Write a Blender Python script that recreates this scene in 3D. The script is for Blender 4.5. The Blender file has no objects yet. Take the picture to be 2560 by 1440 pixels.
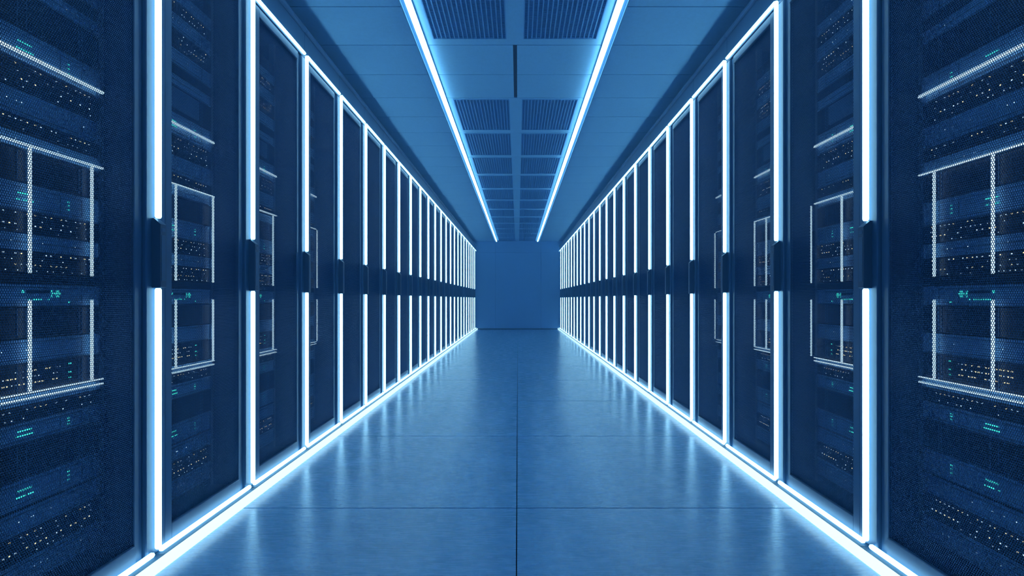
import bpy, math, random
import numpy as np

C = bpy.context.scene.collection
H = 0.82            # eye height above the floor; z below is measured from eye level, then lifted by H
F = 1466.0          # focal length in pixels of a 2560 px frame
LEFT, RIGHT = -1, 1

# ------------------------------------------------------------------ helpers
class MB:
    """collects shapes; x counts outward from the aisle's middle, side mirrors it"""
    def __init__(self):
        self.v, self.f = [], []
    def box(self, x0, x1, y0, y1, z0, z1, c=0.0):
        b = len(self.v)
        if c <= 0:
            self.v += [(x0,y0,z0),(x1,y0,z0),(x1,y1,z0),(x0,y1,z0),(x0,y0,z1),(x1,y0,z1),(x1,y1,z1),(x0,y1,z1)]
            self.f += [tuple(b+i for i in q) for q in ((0,3,2,1),(4,5,6,7),(0,1,5,4),(1,2,6,5),(2,3,7,6),(3,0,4,7))]
            return self
        # chamfered box: 24 vertices
        idx = {}
        X, Y, Z = (x0, x1), (y0, y1), (z0, z1)
        sg = (1, -1)
        for i in (0,1):
            for j in (0,1):
                for k in (0,1):
                    p = (X[i], Y[j], Z[k]); d = (sg[i]*c, sg[j]*c, sg[k]*c)
                    for a in range(3):   # vertex lying on the face whose normal is axis a
                        q = [p[t] + (0 if t == a else d[t]) for t in range(3)]
                        idx[(i,j,k,a)] = len(self.v); self.v.append(tuple(q))
        cen = ((x0+x1)/2, (y0+y1)/2, (z0+z1)/2)
        def add(ids):
            P = [np.array(self.v[i]) for i in ids]
            n = np.cross(P[1]-P[0], P[2]-P[0]); m = sum(P)/len(P) - np.array(cen)
            self.f.append(tuple(ids) if np.dot(n, m) > 0 else tuple(reversed(ids)))
        for a in range(3):
            o = [t for t in range(3) if t != a]
            for e in (0,1):
                ids = []
                for (p,q) in ((0,0),(1,0),(1,1),(0,1)):
                    t = [0,0,0]; t[a] = e; t[o[0]] = p; t[o[1]] = q
                    ids.append(idx[(*t, a)])
                add(ids)
            for (p,q) in ((0,0),(1,0),(1,1),(0,1)):   # edge running along axis a
                t0 = [0,0,0]; t0[a] = 0; t0[o[0]] = p; t0[o[1]] = q
                t1 = list(t0); t1[a] = 1
                add([idx[(*t0,o[0])], idx[(*t1,o[0])], idx[(*t1,o[1])], idx[(*t0,o[1])]])
        for i in (0,1):
            for j in (0,1):
                for k in (0,1):
                    add([idx[(i,j,k,0)], idx[(i,j,k,1)], idx[(i,j,k,2)]])
        return self
    def tube(self, p, q, r, n=12):
        """closed round tube between two points on an axis-parallel line, with domed ends"""
        p, q = np.array(p, float), np.array(q, float)
        d = q-p; L = np.linalg.norm(d); d /= L
        u = np.array((1.,0,0)) if abs(d[0]) < .9 else np.array((0,1.,0))
        w = np.cross(d, u)
        rings = [(0, .7), (.5*r, 1), (L-.5*r, 1), (L, .7)]
        b = len(self.v)
        for (t, s) in rings:
            for i in range(n):
                a = 2*math.pi*i/n
                self.v.append(tuple(p + d*t + (u*math.cos(a) + w*math.sin(a))*r*s))
        for k in range(len(rings)-1):
            for i in range(n):
                j = (i+1) % n
                self.f.append((b+k*n+i, b+k*n+j, b+(k+1)*n+j, b+(k+1)*n+i))
        self.f.append(tuple(b+i for i in reversed(range(n))))
        e = b+(len(rings)-1)*n
        self.f.append(tuple(e+i for i in range(n)))
        return self
    def prism(self, prof, y0, y1):
        """prof: (x,z) outline, counter-clockwise seen from -y"""
        b = len(self.v); n = len(prof)
        self.v += [(x,y0,z) for x,z in prof] + [(x,y1,z) for x,z in prof]
        self.f.append(tuple(b+i for i in range(n))); self.f.append(tuple(b+n+i for i in reversed(range(n))))
        for i in range(n):
            j = (i+1) % n
            self.f.append((b+j, b+i, b+n+i, b+n+j))
        return self
    def mesh(self, name, mats, side=1, o=(0,0,0), smooth=False):
        v = np.array(self.v, float) - np.array(o)
        f = self.f
        if side < 0:
            v[:,0] *= -1; f = [tuple(reversed(q)) for q in f]
        me = bpy.data.meshes.new(name)
        me.from_pydata(v.tolist(), [], f); me.update()
        me.materials.append(mats)
        if smooth: me.shade_smooth()
        return me

def link(name, me, parent=None, loc=(0,0,0)):
    ob = bpy.data.objects.new(name, me); C.objects.link(ob)
    ob.location = loc
    if parent: ob.parent = parent
    return ob
def tag(ob, label, cat, group=None, kind=None):
    if label: ob['label'] = label
    if cat: ob['category'] = cat
    if group: ob['group'] = group
    if kind: ob['kind'] = kind
    return ob
def empty(name, loc):
    ob = bpy.data.objects.new(name, None); C.objects.link(ob); ob.location = loc
    ob.empty_display_size = .1
    return ob
def struct(name, me, loc=(0,0,0)):
    ob = link(name, me, None, loc); ob['kind'] = 'structure'
    return ob

# ------------------------------------------------------------------ materials
def principled(name, col, rough=.5, metal=0., spec=.5, coat=0., coat_rough=.03, coat_ior=1.5):
    m = bpy.data.materials.new(name); m.use_nodes = True
    b = m.node_tree.nodes['Principled BSDF']
    b.inputs['Base Color'].default_value = (*col, 1)
    b.inputs['Roughness'].default_value = rough
    b.inputs['Metallic'].default_value = metal
    b.inputs['Specular IOR Level'].default_value = spec
    b.inputs['Coat Weight'].default_value = coat
    b.inputs['Coat Roughness'].default_value = coat_rough
    b.inputs['Coat IOR'].default_value = coat_ior
    return m
def N(m, t, **kw):
    n = m.node_tree.nodes.new(t)
    for k, v in kw.items():
        if k in n.inputs: n.inputs[k].default_value = v
        else: setattr(n, k, v)
    return n
def L(m, a, ao, b, bi): m.node_tree.links.new(a.outputs[ao], b.inputs[bi])
def bsdf(m): return m.node_tree.nodes['Principled BSDF']
def wear(m, col, amt=.12, scale=3., stretch=(1,1,1), rough=None, bump=0.):
    """gentle procedural mottling of colour, roughness and relief"""
    tc = N(m, 'ShaderNodeTexCoord'); mp = N(m, 'ShaderNodeMapping'); mp.inputs['Scale'].default_value = stretch
    no = N(m, 'ShaderNodeTexNoise'); no.inputs['Scale'].default_value = scale; no.inputs['Detail'].default_value = 5
    L(m, tc, 'Object', mp, 'Vector'); L(m, mp, 'Vector', no, 'Vector')
    r = N(m, 'ShaderNodeValToRGB')
    r.color_ramp.elements[0].position = .3; r.color_ramp.elements[1].position = .7
    r.color_ramp.elements[0].color = (*[c*(1-amt) for c in col], 1)
    r.color_ramp.elements[1].color = (*[min(1, c*(1+amt)) for c in col], 1)
    L(m, no, 'Fac', r, 'Fac'); L(m, r, 'Color', bsdf(m), 'Base Color')
    if rough:
        mr = N(m, 'ShaderNodeMapRange'); mr.inputs['From Min'].default_value = .3; mr.inputs['From Max'].default_value = .7
        mr.inputs['To Min'].default_value = rough[0]; mr.inputs['To Max'].default_value = rough[1]
        L(m, no, 'Fac', mr, 'Value'); L(m, mr, 'Result', bsdf(m), 'Roughness')
    if bump:
        bp = N(m, 'ShaderNodeBump'); bp.inputs['Strength'].default_value = bump; bp.inputs['Distance'].default_value = .002
        L(m, no, 'Fac', bp, 'Height'); L(m, bp, 'Normal', bsdf(m), 'Normal')
    return m
def perforate(m, scale, dark, size=.30, zone=None):
    """punched-hole pattern: small dark dots on the plate"""
    tc = N(m, 'ShaderNodeTexCoord'); mp = N(m, 'ShaderNodeMapping'); mp.inputs['Scale'].default_value = (0, 1, 1.15)
    vo = N(m, 'ShaderNodeTexVoronoi'); vo.inputs['Scale'].default_value = scale; vo.inputs['Randomness'].default_value = .12
    L(m, tc, 'Object', mp, 'Vector'); L(m, mp, 'Vector', vo, 'Vector')
    cmpn = N(m, 'ShaderNodeMath', operation='LESS_THAN'); cmpn.inputs[1].default_value = size
    L(m, vo, 'Distance', cmpn, 0)
    mx = N(m, 'ShaderNodeMix', data_type='RGBA')
    mx.inputs[6].default_value = bsdf(m).inputs['Base Color'].default_value
    mx.inputs[7].default_value = (*dark, 1)
    L(m, cmpn, 0, mx, 0); m.node_tree.links.new(mx.outputs[2], bsdf(m).inputs['Base Color'])
    return m
def glow(name, col, s, sample=True):
    m = bpy.data.materials.new(name); m.use_nodes = True
    nt = m.node_tree; nt.nodes.clear()
    e = nt.nodes.new('ShaderNodeEmission'); o = nt.nodes.new('ShaderNodeOutputMaterial')
    e.inputs['Color'].default_value = (*col, 1); e.inputs['Strength'].default_value = s
    nt.links.new(e.outputs[0], o.inputs[0])
    if not sample: m.cycles.emission_sampling = 'NONE'
    return m

LED = (.35, .77, 1.0)
M = {}
M['led'] = glow('led_white', LED, 3.4)
M['reflected'] = glow('reflection_glow', (.55,.84,1.0), 1.1)  # emission for the imitated reflections inside the cabinets
M['led_floor'] = glow('led_floor_white', (.52,.86,1), 1.25)
M['led_ceiling'] = glow('led_ceiling_white', LED, 5.0)
M['frame'] = wear(principled('frame_paint', (.040,.115,.24), .38, .0, .5), (.040,.115,.24), .05, 9)
M['fascia'] = wear(principled('fascia_paint', (.05,.13,.27), .5), (.05,.13,.27), .05, 5)
M['plinth'] = principled('plinth_paint', (.03,.085,.16), .55, 0, .3)
M['shell'] = wear(principled('cabinet_steel', (.012,.05,.13), .6), (.012,.05,.13), .06, 4)
M['mesh'] = principled('perforated_steel', (.018,.088,.26), .5, .85, .3)
M['handle'] = wear(principled('handle_plastic', (.035,.085,.17), .35), (.035,.085,.17), .05, 20)
M['rail'] = principled('rail_steel', (.06,.15,.30), .4)
M['server'] = perforate(principled('server_blue', (.26,.60,1.0), .45), 150, (.10,.27,.55), .30)
M['server_body'] = principled('server_body', (.03,.07,.15), .5)
M['ear'] = principled('ear_metal', (.12,.28,.52), .4)
M['groove'] = principled('groove_dark', (.008,.02,.05), .4, 0)
M['switch'] = perforate(principled('switch_black', (.012,.028,.06), .4, 0), 120, (.004,.01,.025), .34)
M['array'] = perforate(principled('array_black', (.016,.036,.08), .45, 0), 130, (.003,.008,.02), .38)
M['port'] = principled('port_black', (.006,.014,.03), .3)
M['green'] = glow('status_green', (.05,.85,.62), 1.2, False)
M['amber'] = glow('status_amber', (1,.86,.45), 1.0, False)
M['white'] = glow('status_glint_white', (.55,.80,1), 1.0, False)
M['ceiling'] = wear(principled('ceiling_tile', (.34,.66,.95), .75), (.34,.66,.95), .04, 60)
M['plenum'] = principled('plenum_dark', (.008,.022,.06), .8)
M['grille'] = principled('grille_metal', (.17,.42,.76), .5)
M['profile'] = principled('light_profile', (.11,.27,.48), .5)
M['wall'] = wear(principled('wall_panel', (.17,.42,.80), .7), (.17,.42,.80), .04, 1.5)
M['seam'] = principled('seam_dark', (.01,.03,.08), .6)
fl = wear(principled('floor_panel', (.24,.52,.84), .3, 0, 1.0), (.24,.52,.84), .08, 2.2, (1,2.4,1))
# streaky polished surface: roughness and relief drawn out across the aisle
tc = N(fl, 'ShaderNodeTexCoord'); mp = N(fl, 'ShaderNodeMapping'); mp.inputs['Scale'].default_value = (6, 44, 1)
n1 = N(fl, 'ShaderNodeTexNoise'); n1.inputs['Scale'].default_value = 2.2; n1.inputs['Detail'].default_value = 3
L(fl, tc, 'Object', mp, 'Vector'); L(fl, mp, 'Vector', n1, 'Vector')
mr = N(fl, 'ShaderNodeMapRange'); mr.inputs['From Min'].default_value = .3; mr.inputs['From Max'].default_value = .7
mr.inputs['To Min'].default_value = .23; mr.inputs['To Max'].default_value = .31
L(fl, n1, 'Fac', mr, 'Value'); L(fl, mr, 'Result', bsdf(fl), 'Roughness')
bp = N(fl, 'ShaderNodeBump'); bp.inputs['Strength'].default_value = .10; bp.inputs['Distance'].default_value = .002
L(fl, n1, 'Fac', bp, 'Height'); L(fl, bp, 'Normal', bsdf(fl), 'Normal')
M['floor'] = fl

# ------------------------------------------------------------------ the room
YB, YF, XW = -1.2, 15.70, 2.1
ZC = 1.54                                    # ceiling above eye level
mid = -.017                                  # middle line of the ceiling fittings
# floor: large polished panels with fine joints over a dark bed
fb = MB()
ys = [YB] + [2.298 + 1.206*j for j in range(-2, 12) if YB < 2.298 + 1.206*j < YF-.1] + [YF]
for a, b in zip(ys[:-1], ys[1:]):
    fb.box(-XW, -.004-.0018, a+.0032, b-.0032, -H-.03, -H)
    fb.box(-.004+.0018, XW, a+.0032, b-.0032, -H-.03, -H)
struct('floor', fb.mesh('floor', M['floor'], 1, (0,0,-H)), (0,0,0))
struct('trim_1', MB().box(-XW, XW, YB, YF, -H-.06, -H-.031).mesh('trim_1', M['seam'], 1, (0,0,-H)))

# ceiling: tile courses with joints, openings left for the grilles
def pitch(j): return 3.56 + .4675*j
GX = [(-.500, -.066), (.032, .466)]
LX = (-.560, .523)
grille_rows = [pitch(2*k) for k in [-4,-3,-2,-1] + list(range(1, 13)) ]
cb = MB(); g = .0042
j0 = int(math.floor((YB-3.56)/.4675))
for j in range(j0, 27):
    a, b = max(YB, pitch(j)), min(YF, pitch(j+1))
    if b-a < .01: continue
    for x0, x1 in ((-XW, LX[0]), (LX[1], XW)):
        cb.box(x0, x1, a+g, b-g, ZC, ZC+.015)
for k in range(-5, 14):
    a, b = max(YB, pitch(2*k)), min(YF, pitch(2*k+2))
    if b-a < .01: continue
    if pitch(2*k) in grille_rows and b-a > .9:
        ga, gb = a+.030, a+.880-.035
        cb.box(LX[0], GX[0][0], a+g, b-g, ZC, ZC+.015)
        cb.box(GX[0][1], GX[1][0], a+g, b-g, ZC, ZC+.015)
        cb.box(GX[1][1], LX[1], a+g, b-g, ZC, ZC+.015)
        for q in GX:
            cb.box(q[0], q[1], a+g, ga, ZC, ZC+.015); cb.box(q[0], q[1], gb, b-g, ZC, ZC+.015)
    else:
        for j in (2*k, 2*k+1):
            a, b = max(YB, pitch(j)), min(YF, pitch(j+1))
            if b-a < .01: continue
            cb.box(LX[0], mid-.012, a+g, b-g, ZC, ZC+.015)
            cb.box(mid+.012, LX[1], a+g, b-g, ZC, ZC+.015)
struct('ceiling', cb.mesh('ceiling', M['ceiling'], 1, (0,0,-H)))
struct('trim_2', MB().box(-XW, XW, YB, YF, ZC+.18, ZC+.22).mesh('trim_2', M['plenum'], 1, (0,0,-H)))
struct('trim_3', MB().box(mid-.0115, mid+.0115, pitch(0)+.002, pitch(2)-.002, ZC+.006, ZC+.015).mesh('trim_3', M['seam'], 1, (0,0,-H)))

# far wall of upright panels, side walls behind the cabinets, wall behind the camera
wb = MB()
for a, b in zip([-XW, -1.2, -.6, 0, .62, 1.2], [-1.2, -.6, 0, .62, 1.2, XW]):
    wb.box(a+.002, b-.002, YF, YF+.1, -H, 1.232); wb.box(a+.002, b-.002, YF, YF+.1, 1.236, ZC+.2)
struct('wall_far', wb.mesh('wall_far', M['wall'], 1, (0,0,-H)))
struct('baseboard_far', MB().box(-XW, XW, YF-.008, YF, -H, -H+.025).mesh('baseboard_far', M['seam'], 1, (0,0,-H)))
struct('wall_left', MB().box(-XW-.1, -XW, YB, YF, -H, ZC+.2).mesh('wall_left', M['wall'], 1, (0,0,-H)))
struct('wall_right', MB().box(XW, XW+.1, YB, YF, -H, ZC+.2).mesh('wall_right', M['wall'], 1, (0,0,-H)))
struct('wall_back', MB().box(-XW, XW, YB-.1, YB, -H, ZC+.2).mesh('wall_back', M['wall'], 1, (0,0,-H)))

# ------------------------------------------------------------------ ceiling fittings
ORD = ['nearest','second','third','fourth','fifth','sixth','seventh','eighth','ninth','tenth','eleventh','twelfth',
       'thirteenth','fourteenth','fifteenth','sixteenth','seventeenth','eighteenth','nineteenth','twentieth',
       'twenty-first','twenty-second','twenty-third','twenty-fourth']
def grille_meshes():
    w, l = GX[0][1]-GX[0][0], .815
    fr = MB()
    for (x0,x1,y0,y1) in ((0,.006,0,l),(w-.006,w,0,l),(.006,w-.006,0,.006),(.006,w-.006,l-.006,l)):
        fr.box(x0,x1,y0,y1,-.004,.014)
    lo = MB(); n = 17
    for i in range(1, n):
        x = w*i/n; lo.box(x-.0032, x+.0032, .006, l-.006, -.001, .014)
    cr = MB(); k = 62
    for i in range(1, k):
        y = l*i/k; cr.box(.006, w-.006, y-.0022, y+.0022, .005, .013)
    bk = MB().box(.0, w, 0, l, .12, .125)
    bk.box(-.003,.0,0,l,.014,.125); bk.box(w,w+.003,0,l,.014,.125); bk.box(0,w,-.003,0,.014,.125); bk.box(0,w,l,l+.003,.014,.125)
    return (fr.mesh('frame', M['grille']), lo.mesh('louvre', M['grille']), cr.mesh('cross_bars', M['grille']), bk.mesh('duct_box', M['plenum']))
gm = grille_meshes()
vis = [r for r in grille_rows if r > 1.6 and r+.9 < YF]
for i, r in enumerate(vis):
    for s, q in ((LEFT, GX[0]), (RIGHT, GX[1])):
        t = empty('ceiling_grille', (q[0], r+.030, ZC+H))
        tag(t, '%s blue metal louvred ceiling grille from the camera, %s of the centre line' % (ORD[i], 'left' if s < 0 else 'right'),
            'air vent', 'square louvred grilles in the middle of the ceiling')
        for nm, me in zip(('grille_frame','louvre_bars','cross_bars','duct_box'), gm):
            link(nm, me, t)
for s, x in ((LEFT, LX[0]), (RIGHT, LX[1])):
    t = empty('ceiling_light', (x, YB+.05, ZC+H))
    tag(t, 'long thin white light strip running down the ceiling, %s of the grilles' % ('left' if s < 0 else 'right'), 'ceiling light',
        'two long light strips on the ceiling')
    y1 = 15.45
    h = MB().box(-.016, .046, 0, y1-YB-.05, -.012, -.0005, .002)
    h.box(.040, .046, 0, y1-YB-.05, -.026, -.012)
    link('light_profile', h.mesh('light_profile', M['profile'], s), t)
    d = MB().box(-.0145, .0145, .002, y1-YB-.052, -.038, -.0122, .004)
    link('light_diffuser', d.mesh('light_diffuser', M['led_ceiling'], s), t)

# ------------------------------------------------------------------ door mesh: one six-sided web between every three holes
def sheet(y0, y1, z0, z1, p=.0064, r=.00303, th=.0010):
    """punched steel sheet with real holes: front face and the walls of the holes through its thickness"""
    rows = int((z1-z0)/(p*.8660254))+1; cols = int((y1-y0)/p)+1
    i, j = np.meshgrid(np.arange(cols), np.arange(rows), indexing='xy')
    cy = y0 + i*p + (j % 2)*p*.5; cz = z0 + j*p*.8660254
    ang = [k*math.pi/3 for k in range(6)]
    V = np.stack([np.stack([np.zeros_like(cy), cy+r*math.cos(a), cz+r*math.sin(a)], -1) for a in ang], 2)
    front = V.reshape(-1, 3); nv = len(front)
    back = front.copy(); back[:,0] = th
    jj, ii = np.meshgrid(np.arange(rows-1), np.arange(cols-1), indexing='ij')
    jj, ii = jj.ravel(), ii.ravel(); odd = jj % 2
    ix = lambda a, b, k: (a*cols+b)*6+k
    A, B, Cc = (jj, ii), (jj, ii+1), (jj+1, ii+odd)
    D, E, G = (jj+1, ii), (jj+1, ii+1), (jj, ii+1-odd)
    f1 = np.stack([ix(*A,0), ix(*B,3), ix(*B,2), ix(*Cc,5), ix(*Cc,4), ix(*A,1)], 1)
    f2 = np.stack([ix(*D,0), ix(*E,3), ix(*E,4), ix(*G,1), ix(*G,2), ix(*D,5)], 1)
    base = (np.arange(rows*cols)*6)[:,None]
    walls = [np.concatenate([base+k, base+(k+1)%6, base+(k+1)%6+nv, base+k+nv], 1) for k in range(6)]
    return np.concatenate([front, back]), np.concatenate([f1, f2]), np.concatenate(walls)
_sheets = {}
def sheet_mesh(w):
    if w not in _sheets:
        v, f6, f4 = sheet(.094, w-.066, -.734, 1.236)
        v[:,2] += H
        me = bpy.data.meshes.new('mesh_panel')
        me.vertices.add(len(v)); me.vertices.foreach_set('co', v.astype(np.float32).ravel())
        n6, n4 = len(f6), len(f4)
        me.loops.add(n6*6+n4*4); me.loops.foreach_set('vertex_index', np.concatenate([f6.ravel(), f4.ravel()]).astype(np.int32))
        me.polygons.add(n6+n4)
        me.polygons.foreach_set('loop_start', np.concatenate([np.arange(n6)*6, n6*6+np.arange(n4)*4]).astype(np.int32))
        me.update(calc_edges=True)
        me.materials.append(M['mesh'])
        _sheets[w] = me
    return _sheets[w]

# added glowing strips imitating reflections of the opposite lights, in front of the devices.
# per cabinet: height of the upper line, height of the lower line, heights of the two bottom lines, positions of the uprights
REFLECTED = {(LEFT,0): (.620,.392,-.240,-.255,(1220,1065)), (LEFT,1): (.640,.419,-.2545,-.269,(855,762)),
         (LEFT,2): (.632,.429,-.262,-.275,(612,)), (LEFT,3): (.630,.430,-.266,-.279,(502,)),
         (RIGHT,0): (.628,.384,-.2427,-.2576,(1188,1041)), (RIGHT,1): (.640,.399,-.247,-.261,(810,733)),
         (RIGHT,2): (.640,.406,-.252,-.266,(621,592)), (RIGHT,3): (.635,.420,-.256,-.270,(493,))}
def reflection_lines(t, s, P, yfar, idx):
    hi, lo, b1, b2, ups = REFLECTED[(s, idx)]
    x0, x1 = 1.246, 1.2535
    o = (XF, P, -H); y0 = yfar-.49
    def strip(*q): link('reflection_strip', MB().box(*q, .0012).mesh('reflection_strip', M['reflected'], s, o), t)
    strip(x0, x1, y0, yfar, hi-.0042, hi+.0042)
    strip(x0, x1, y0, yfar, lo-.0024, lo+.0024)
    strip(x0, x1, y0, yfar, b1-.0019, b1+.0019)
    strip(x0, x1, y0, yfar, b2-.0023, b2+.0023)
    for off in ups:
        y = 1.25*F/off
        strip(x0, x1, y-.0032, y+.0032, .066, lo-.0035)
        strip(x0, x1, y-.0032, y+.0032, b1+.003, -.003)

# ------------------------------------------------------------------ cabinets
XF = 1.117                                   # front plane of the cabinet frames
def cabinet_meshes(w, s):
    o = (XF, 0, -H)
    R = {}
    b = MB()
    b.box(1.137, 1.95, .004, .012, -.785, 1.394); b.box(1.137, 1.95, w-.010, w-.002, -.785, 1.394)
    b.box(1.94, 1.95, .012, w-.010, -.785, 1.394)
    b.box(1.137, 1.94, .012, w-.010, 1.32, 1.394); b.box(1.137, 1.94, .012, w-.010, -.785, -.770)
    R['body'] = b.mesh('body', M['shell'], s, o)
    b = MB()
    for y0 in (.035, w-.034):
        b.box(1.265, 1.290, y0, y0+.022, -.770, 1.32)
        b.box(1.80, 1.82, y0, y0+.022, -.770, 1.32)
    R['rack_rail'] = b.mesh('rack_rail', M['rail'], s, o)
    R['top_cap'] = MB().box(1.103, 1.95, .0005, w-.0005, 1.396, 1.416, .002).mesh('top_cap', M['fascia'], s, o)
    R['plinth'] = MB().box(1.0855, 1.93, .0005, w-.0005, -H, -.787, .0015).mesh('plinth', M['plinth'], s, o)
    R['light_post'] = MB().box(1.117, 1.136, -.041, .055, -.785, 1.262, .003).mesh('light_post', M['frame'], s, o)
    d = MB()
    d.box(1.121, 1.137, .0585, .098, -.785, 1.262, .002)          # near stile
    d.box(1.128, 1.140, w-.079, w-.0425, -.785, 1.262, .002)      # far stile, set back
    d.box(1.122, 1.137, .098, w-.079, -.785, -.727, .002)         # bottom rail
    d.box(1.122, 1.137, .098, w-.079, 1.224, 1.262, .002)         # top rail
    R['door_frame'] = d.mesh('door_frame', M['frame'], s, o)
    R['fascia'] = MB().box(1.117, 1.136, .0005, w-.0005, 1.264, 1.3955, .002).mesh('fascia', M['frame'], s, o)
    hp = MB(); hx0, hx1 = 1.090, 1.1165
    # pull handle: upright block with a sloping head
    hp.v += []
    prof = [(hx1, .034), (hx1, .2465), (hx1-.006, .2465), (hx0, .228), (hx0, .036), (hx0+.002, .034)]
    hp.prism(prof, -.014, .016)
    R['door_handle'] = hp.mesh('door_handle', M['handle'], s, o)
    bt = MB(); bt.box(hx0-.0012, hx0, -.008, .010, .205, .217, .0005); bt.box(hx0-.0010, hx0, -.009, .011, .055, .195, .0004)
    R['handle_plate'] = bt.mesh('handle_plate', M['frame'], s, o)
    X = 1.1055
    R['t_up'] = MB().tube((X,0,.2475), (X,0,1.272), .0096, 8).mesh('light_tube', M['led'], s, o, True)
    R['t_lo'] = MB().tube((X,0,-.768), (X,0,.0325), .0096, 8).mesh('light_tube', M['led'], s, o, True)
    R['t_top'] = MB().tube((X+.002,.0135,1.2745), (X+.002,w-.022,1.2745), .0082, 6).mesh('light_tube', M['led'], s, o, True)
    R['t_bot'] = MB().tube((X+.002,.0135,-.7765), (X+.002,w-.022,-.7765), .0082, 6).mesh('light_tube', M['led'], s, o, True)
    return R
_cab = {}
def cabinet(s, P, w, idx, n):
    if (w, s) not in _cab: _cab[(w, s)] = cabinet_meshes(w, s)
    R = _cab[(w, s)]
    t = empty('server_cabinet', (s*XF, P, 0))
    row = 'left' if s < 0 else 'right'
    if idx == n-1: lab = 'last server cabinet with white light tubes at the far end of the %s row' % row
    elif idx == 0: lab = 'nearest server cabinet with mesh door, cut by the photo edge, in the %s row' % row
    else: lab = 'server cabinet with mesh door and white light tubes, %s in the %s row' % (ORD[idx], row)
    tag(t, lab, 'server cabinet', 'server cabinets of the %s row' % row)
    for k in ('body','rack_rail','top_cap','plinth','light_post','fascia'): link(k, R[k], t)
    door = link('door_frame', R['door_frame'], t)
    mp = link('mesh_panel', sheet_mesh(w), t, (s*(1.131-XF), 0 if s > 0 else w+.028, 0))
    if s < 0: mp.rotation_euler[2] = math.pi        # same sheet, turned to face the other way
    hd = link('door_handle', R['door_handle'], t); link('handle_plate', R['handle_plate'], hd)
    for k in ('t_up','t_lo','t_top','t_bot'): link('light_tube', R[k], t)
    if (s, idx) in REFLECTED: reflection_lines(t, s, P, P+w-.036, idx)
    return t

# ------------------------------------------------------------------ rack devices (origin: far front bottom corner; x grows into the cabinet)
DL = .500
def dots(mb, ys, zs, w=.0042, h=.0026, x=-.0012):
    for y in ys:
        for z in zs: mb.box(x, 0.0005, y-w/2, y+w/2, z-h/2, z+h/2)
def dev_server(h, style, s, rnd):
    R = []
    R.append(('chassis', MB().box(.005, .50, -DL+.004, -.004, .001, h-.001).mesh('chassis', M['server_body'], s), None))
    R.append(('bezel', MB().box(0, .005, -DL, 0, .0012, h-.0012, .0012).mesh('bezel', M['server'], s), None))
    e = MB()
    for y0 in (-DL+.002, -.012): e.box(-.006, 0, y0, y0+.010, .004, h-.004, .0012)
    R.append(('ear_handle', e.mesh('ear_handle', M['ear'], s), None))
    # thin dark outline of the removable face plate
    g = MB(); a, b, t = -.395, -.070, .0014
    if h > .05:
        z0, z1 = h*.16, h*.86
        for q in ((a,b,z0,z0+t),(a,b,z1-t,z1),(a,a+t,z0,z1),(b-t,b,z0,z1)): g.box(-.0004, .0002, *q)
    else:
        g.box(-.0004, .0002, a, b, h*.5, h*.5+t)
    g.box(-.0004, .0002, -DL+.02, -.02, .0016, .003)
    if style == 'slot': g.box(-.0006, .0002, -.262, -.186, h*.62, h*.74)
    if style in ('green','slot'): g.box(-.0004, .0002, -.150, -.1486, h*.16, h*.86)
    R.append(('face_grooves', g.mesh('face_grooves', M['groove'], s), None))
    if style == 'green':
        k = MB()
        dots(k, [-.286+.0055*i for i in range(8)], [h*.62, ], .0032, .0030)
        dots(k, [-.290+.0060*i for i in range(9) if rnd.random() < .85], [h*.40], .0036, .0030)
        k2 = MB(); dots(k2, [-.118-.005*i for i in range(2)], [h*.35, h*.52, h*.66], .0024, .0022)
        R.append(('activity_lights', k2.mesh('activity_lights', M['green'], s), 'small teal activity lights'))
        R.append(('status_lights_glints', k.mesh('status_lights_glints', M['green'], s), 'teal status lights'))
    if style == 'slot':
        k = MB()
        dots(k, [-.272], [h*.68], .006, .006)
        dots(k, [-.178, -.168, -.160, -.152], [h*.60], .005, .004)
        dots(k, [-.180, -.162, -.156], [h*.48, h*.70], .004, .004)
        dots(k, [-.262+.008*i for i in range(10) if rnd.random() < .7], [h*.34], .003, .003)
        dots(k, [-.118], [h*.2], .006, .003)
        R.append(('status_lights_glints', k.mesh('status_lights_glints', M['green'], s), 'teal status lights'))
    if style == 'thin':
        g = MB().box(-.003, 0, -.46, -.04, h*.35, h*.65, .001)
        R.append(('cable_lip', g.mesh('cable_lip', M['ear'], s), None))
    if style == 'plain':
        k = MB()
        dots(k, [-rnd.uniform(.06,.42) for _ in range(5)], [h*.55], .002, .002)  # random glowing specks put in for small reflections on the face
        R.append(('status_lights_glints', k.mesh('status_lights_glints', M['white'], s), 'small white glints made as glowing specks'))
    return R
def dev_switch(h, style, s, rnd):
    R = []
    R.append(('chassis', MB().box(.004, .40, -DL+.004, -.004, .001, h-.001).mesh('chassis', M['server_body'], s), None))
    R.append(('front_panel', MB().box(0, .004, -DL, 0, .001, h-.001, .0008).mesh('front_panel', M['switch'], s), None))
    nrow = 1 if h < .05 else 2
    for r in range(nrow):
        p = MB(); a = MB(); w = MB()
        z = h*(r+.5)/nrow
        for q in range(24):
            y = -.45+.0175*q + (.008 if q >= 12 else 0)
            p.box(-.0006, .0002, y-.0062, y+.0062, z-h*.14/nrow, z+h*.10/nrow)
            if rnd.random() < .62: dots(a if rnd.random() < .55 else w, [y-.002], [z+h*.26/nrow], .0040, .0026)
            if rnd.random() < .35: dots(w, [y+.004], [z-h*.26/nrow], .0026, .0020)
        R.append(('port_row', p.mesh('port_row', M['port'], s), None))
        R.append(('port_lights', a.mesh('port_lights', M['amber'], s), 'amber port lights'))
        R.append(('link_lights', w.mesh('link_lights', M['white'], s), 'white link lights'))
    return R
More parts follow.
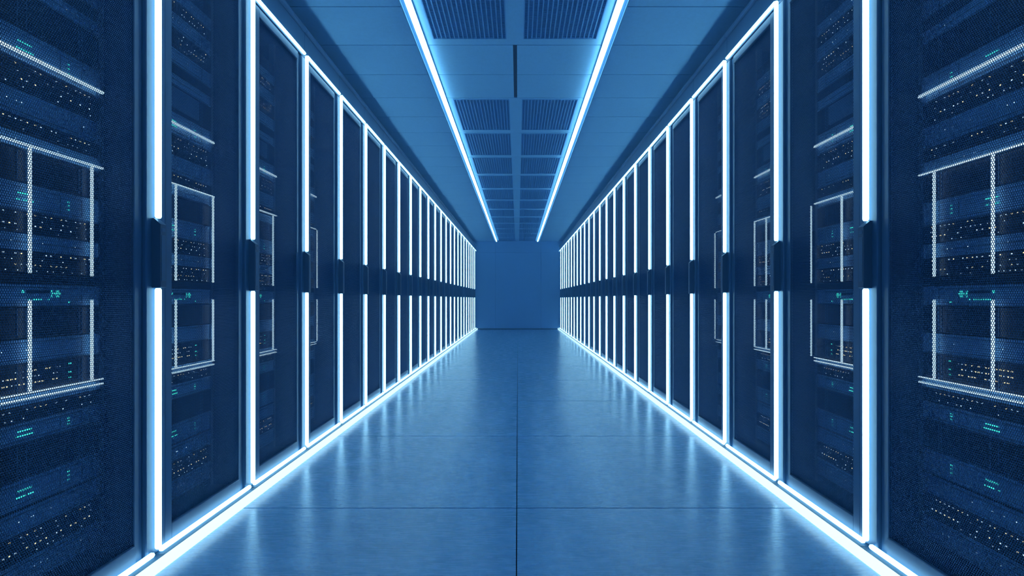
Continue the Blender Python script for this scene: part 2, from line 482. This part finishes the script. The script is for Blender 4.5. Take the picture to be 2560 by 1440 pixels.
def dev_array(h, style, s, rnd):
    R = []
    R.append(('chassis', MB().box(.004, .45, -DL+.004, -.004, .001, h-.001).mesh('chassis', M['server_body'], s), None))
    R.append(('front_panel', MB().box(0, .004, -DL, 0, .001, h-.001, .0008).mesh('front_panel', M['array'], s), None))
    d = MB()
    if h > .05:
        for y in (-.07, -.082, -.262, -.29, -.47): d.box(-.0016, .0002, y-.0012, y+.0012, .003, h-.003)
        R.append(('bay_divider', d.mesh('bay_divider', M['rail'], s), None))
    if style == 'drives':
        a = MB(); w = MB()
        for z in (h*.35, h*.55, h*.75):
            for q in range(16):
                y = -.33 + .012*q
                if rnd.random() < .5: dots(a, [y], [z], .0055, .003)
                elif rnd.random() < .3: dots(w, [y], [z], .003, .002)
        R.append(('drive_lights', a.mesh('drive_lights', M['amber'], s), 'amber drive lights'))
        R.append(('link_lights', w.mesh('link_lights', M['white'], s), 'white link lights'))
        g2 = MB(); dots(g2, [-.118, -.112], [h*.3, h*.5, h*.8], .003, .003)
        R.append(('status_lights_glints', g2.mesh('status_lights_glints', M['green'], s), 'teal status lights'))
    return R
# (kind, style, top, bottom) from the top of the cabinet down, heights from eye level
STACK = [('array','plain',1.205,1.150),('server','plain',1.150,1.100),('switch','',1.100,1.055),('server','plain',1.055,.995),
 ('switch','',.995,.925),('server','plain',.923,.865),('array','plain',.865,.830),('server','plain',.828,.786),('array','plain',.786,.688),
 ('server','green',.686,.602),('switch','',.602,.532),('server','plain',.530,.462),('switch','',.462,.424),('server','plain',.422,.380),
 ('array','plain',.380,.298),('server','green',.296,.224),('switch','',.224,.168),('server','plain',.167,.122),('switch','',.122,.066),
 ('array','plain',.065,.040),('server','slot',.038,-.022),('array','plain',-.022,-.102),('server','plain',-.103,-.166),
 ('array','drives',-.166,-.245),('server','thin',-.246,-.274),('switch','',-.274,-.315),('server','green',-.316,-.370),
 ('array','plain',-.371,-.459),('server','green',-.460,-.532),('server','plain',-.538,-.598),('switch','',-.598,-.665),
 ('server','plain',-.666,-.736)]
XD = 1.262
KN = {'server': ('rack_server', 'server'), 'switch': ('network_switch', 'network switch'), 'array': ('disk_array', 'disk array')}
WORD = {('server','plain'): 'blue perforated rack server', ('server','green'): 'blue rack server with teal lights',
        ('server','slot'): 'blue rack server with long dark slot and teal lights', ('server','thin'): 'slim blue shelf unit with a raised lip',
        ('switch',''): 'black switch with amber and white port lights', ('array','plain'): 'plain black perforated unit',
        ('array','drives'): 'black drive unit with amber lights in rows'}
_dev = {}; _drawer = {}
def devices(s, yfar, ci):
    row = 'left' if s < 0 else 'right'
    count = {}
    for i, (k, st, z1, z0) in enumerate(STACK):
        if (i, s) not in _dev:
            rnd = random.Random(40+i*7+s)
            _dev[(i, s)] = {'server': dev_server, 'switch': dev_switch, 'array': dev_array}[k](z1-z0, st, s, rnd)
            if i == 8:
                _drawer[s] = MB().box(-.010, -.0005, -DL+.03, -.105, .012, z1-z0-.012, .003).mesh('drawer_front', M['ear'], s)
        nm, cat = KN[k]
        t = empty(nm, (s*XD, yfar, z0+H))
        key = (k, st); count[key] = count.get(key, 0)+1
        many = sum(1 for q in STACK if (q[0], q[1]) == key) > 1
        o = (ORD[count[key]-1] if count[key] > 1 else 'topmost')
        which = ('%s of its kind, ' % o) if many else ''
        lab = '%s, %s%s %s cabinet' % (WORD[key], which, ORD[ci], row)
        tag(t, lab, cat, '%ss in the %s cabinet of the %s row' % (cat if cat != 'network switch' else 'network switche', ORD[ci], row))
        for pn, me, pl in _dev[(i, s)]:
            ob = link(pn, me, t)
            if pl: ob['label'] = pl
        if i == 8 and ci in (1, 2):
            link('drawer_front', _drawer[s], t)['label'] = 'lighter blue raised drawer front'

WID = [.645, .645, .625] + [.598]*30
for s, p1 in ((LEFT, 1.803), (RIGHT, 1.863)):
    wid = WID if s == LEFT else [.700] + WID[1:]
    P = p1 - wid[0]; row = []
    for w in wid:
        if P + w > YF: break
        row.append((P, w)); P += w
    for i, (P, w) in enumerate(row):
        cabinet(s, P, w, i, len(row))
        if i < 5: devices(s, P+w-.036, i)
    t = MB().box(1.0665, 1.085, row[0][0], row[-1][0]+row[-1][1], -.8165, -.783, .004)
    ob = link('floor_light_strip', t.mesh('floor_light_strip', M['led_floor'], s, (1.085, row[0][0], -H)), None, (s*1.085, row[0][0], 0))
    tag(ob, 'bright white light strip along the floor at the foot of the %s row' % ('left' if s < 0 else 'right'), 'light strip',
        'light strips along the floor')

# ------------------------------------------------------------------ air, camera, colour
wd = bpy.data.worlds.new('world'); bpy.context.scene.world = wd; wd.use_nodes = True
nt = wd.node_tree
nt.nodes['Background'].inputs['Color'].default_value = (.05,.15,.4,1); nt.nodes['Background'].inputs['Strength'].default_value = 0.0
vs = nt.nodes.new('ShaderNodeVolumePrincipled'); vs.inputs['Density'].default_value = .04
vs.inputs['Color'].default_value = (.16,.46,1,1); vs.inputs['Anisotropy'].default_value = .35
nt.links.new(vs.outputs[0], nt.nodes['World Output'].inputs['Volume'])
wd.cycles.homogeneous_volume = True

cam = bpy.data.cameras.new('camera'); co = bpy.data.objects.new('camera', cam); C.objects.link(co)
co.location = (0, 0, H); co.rotation_euler = (math.pi/2, 0, 0)
cam.sensor_width = 36; cam.lens = 36*F/2560
cam.shift_x = -(1294.5-1280)/2560; cam.shift_y = (747-720)/2560
cam.clip_start = .02; cam.clip_end = 60
sc = bpy.context.scene; sc.camera = co
sc.view_settings.view_transform = 'Standard'; sc.view_settings.look = 'None'
sc.view_settings.gamma = 1; sc.view_settings.exposure = 0.62; sc.view_settings.use_curve_mapping = False
sc.cycles.use_denoising = True
sc.cycles.max_bounces = 5; sc.cycles.diffuse_bounces = 4; sc.cycles.glossy_bounces = 2
sc.cycles.use_adaptive_sampling = True; sc.cycles.adaptive_threshold = .12; sc.cycles.adaptive_min_samples = 12
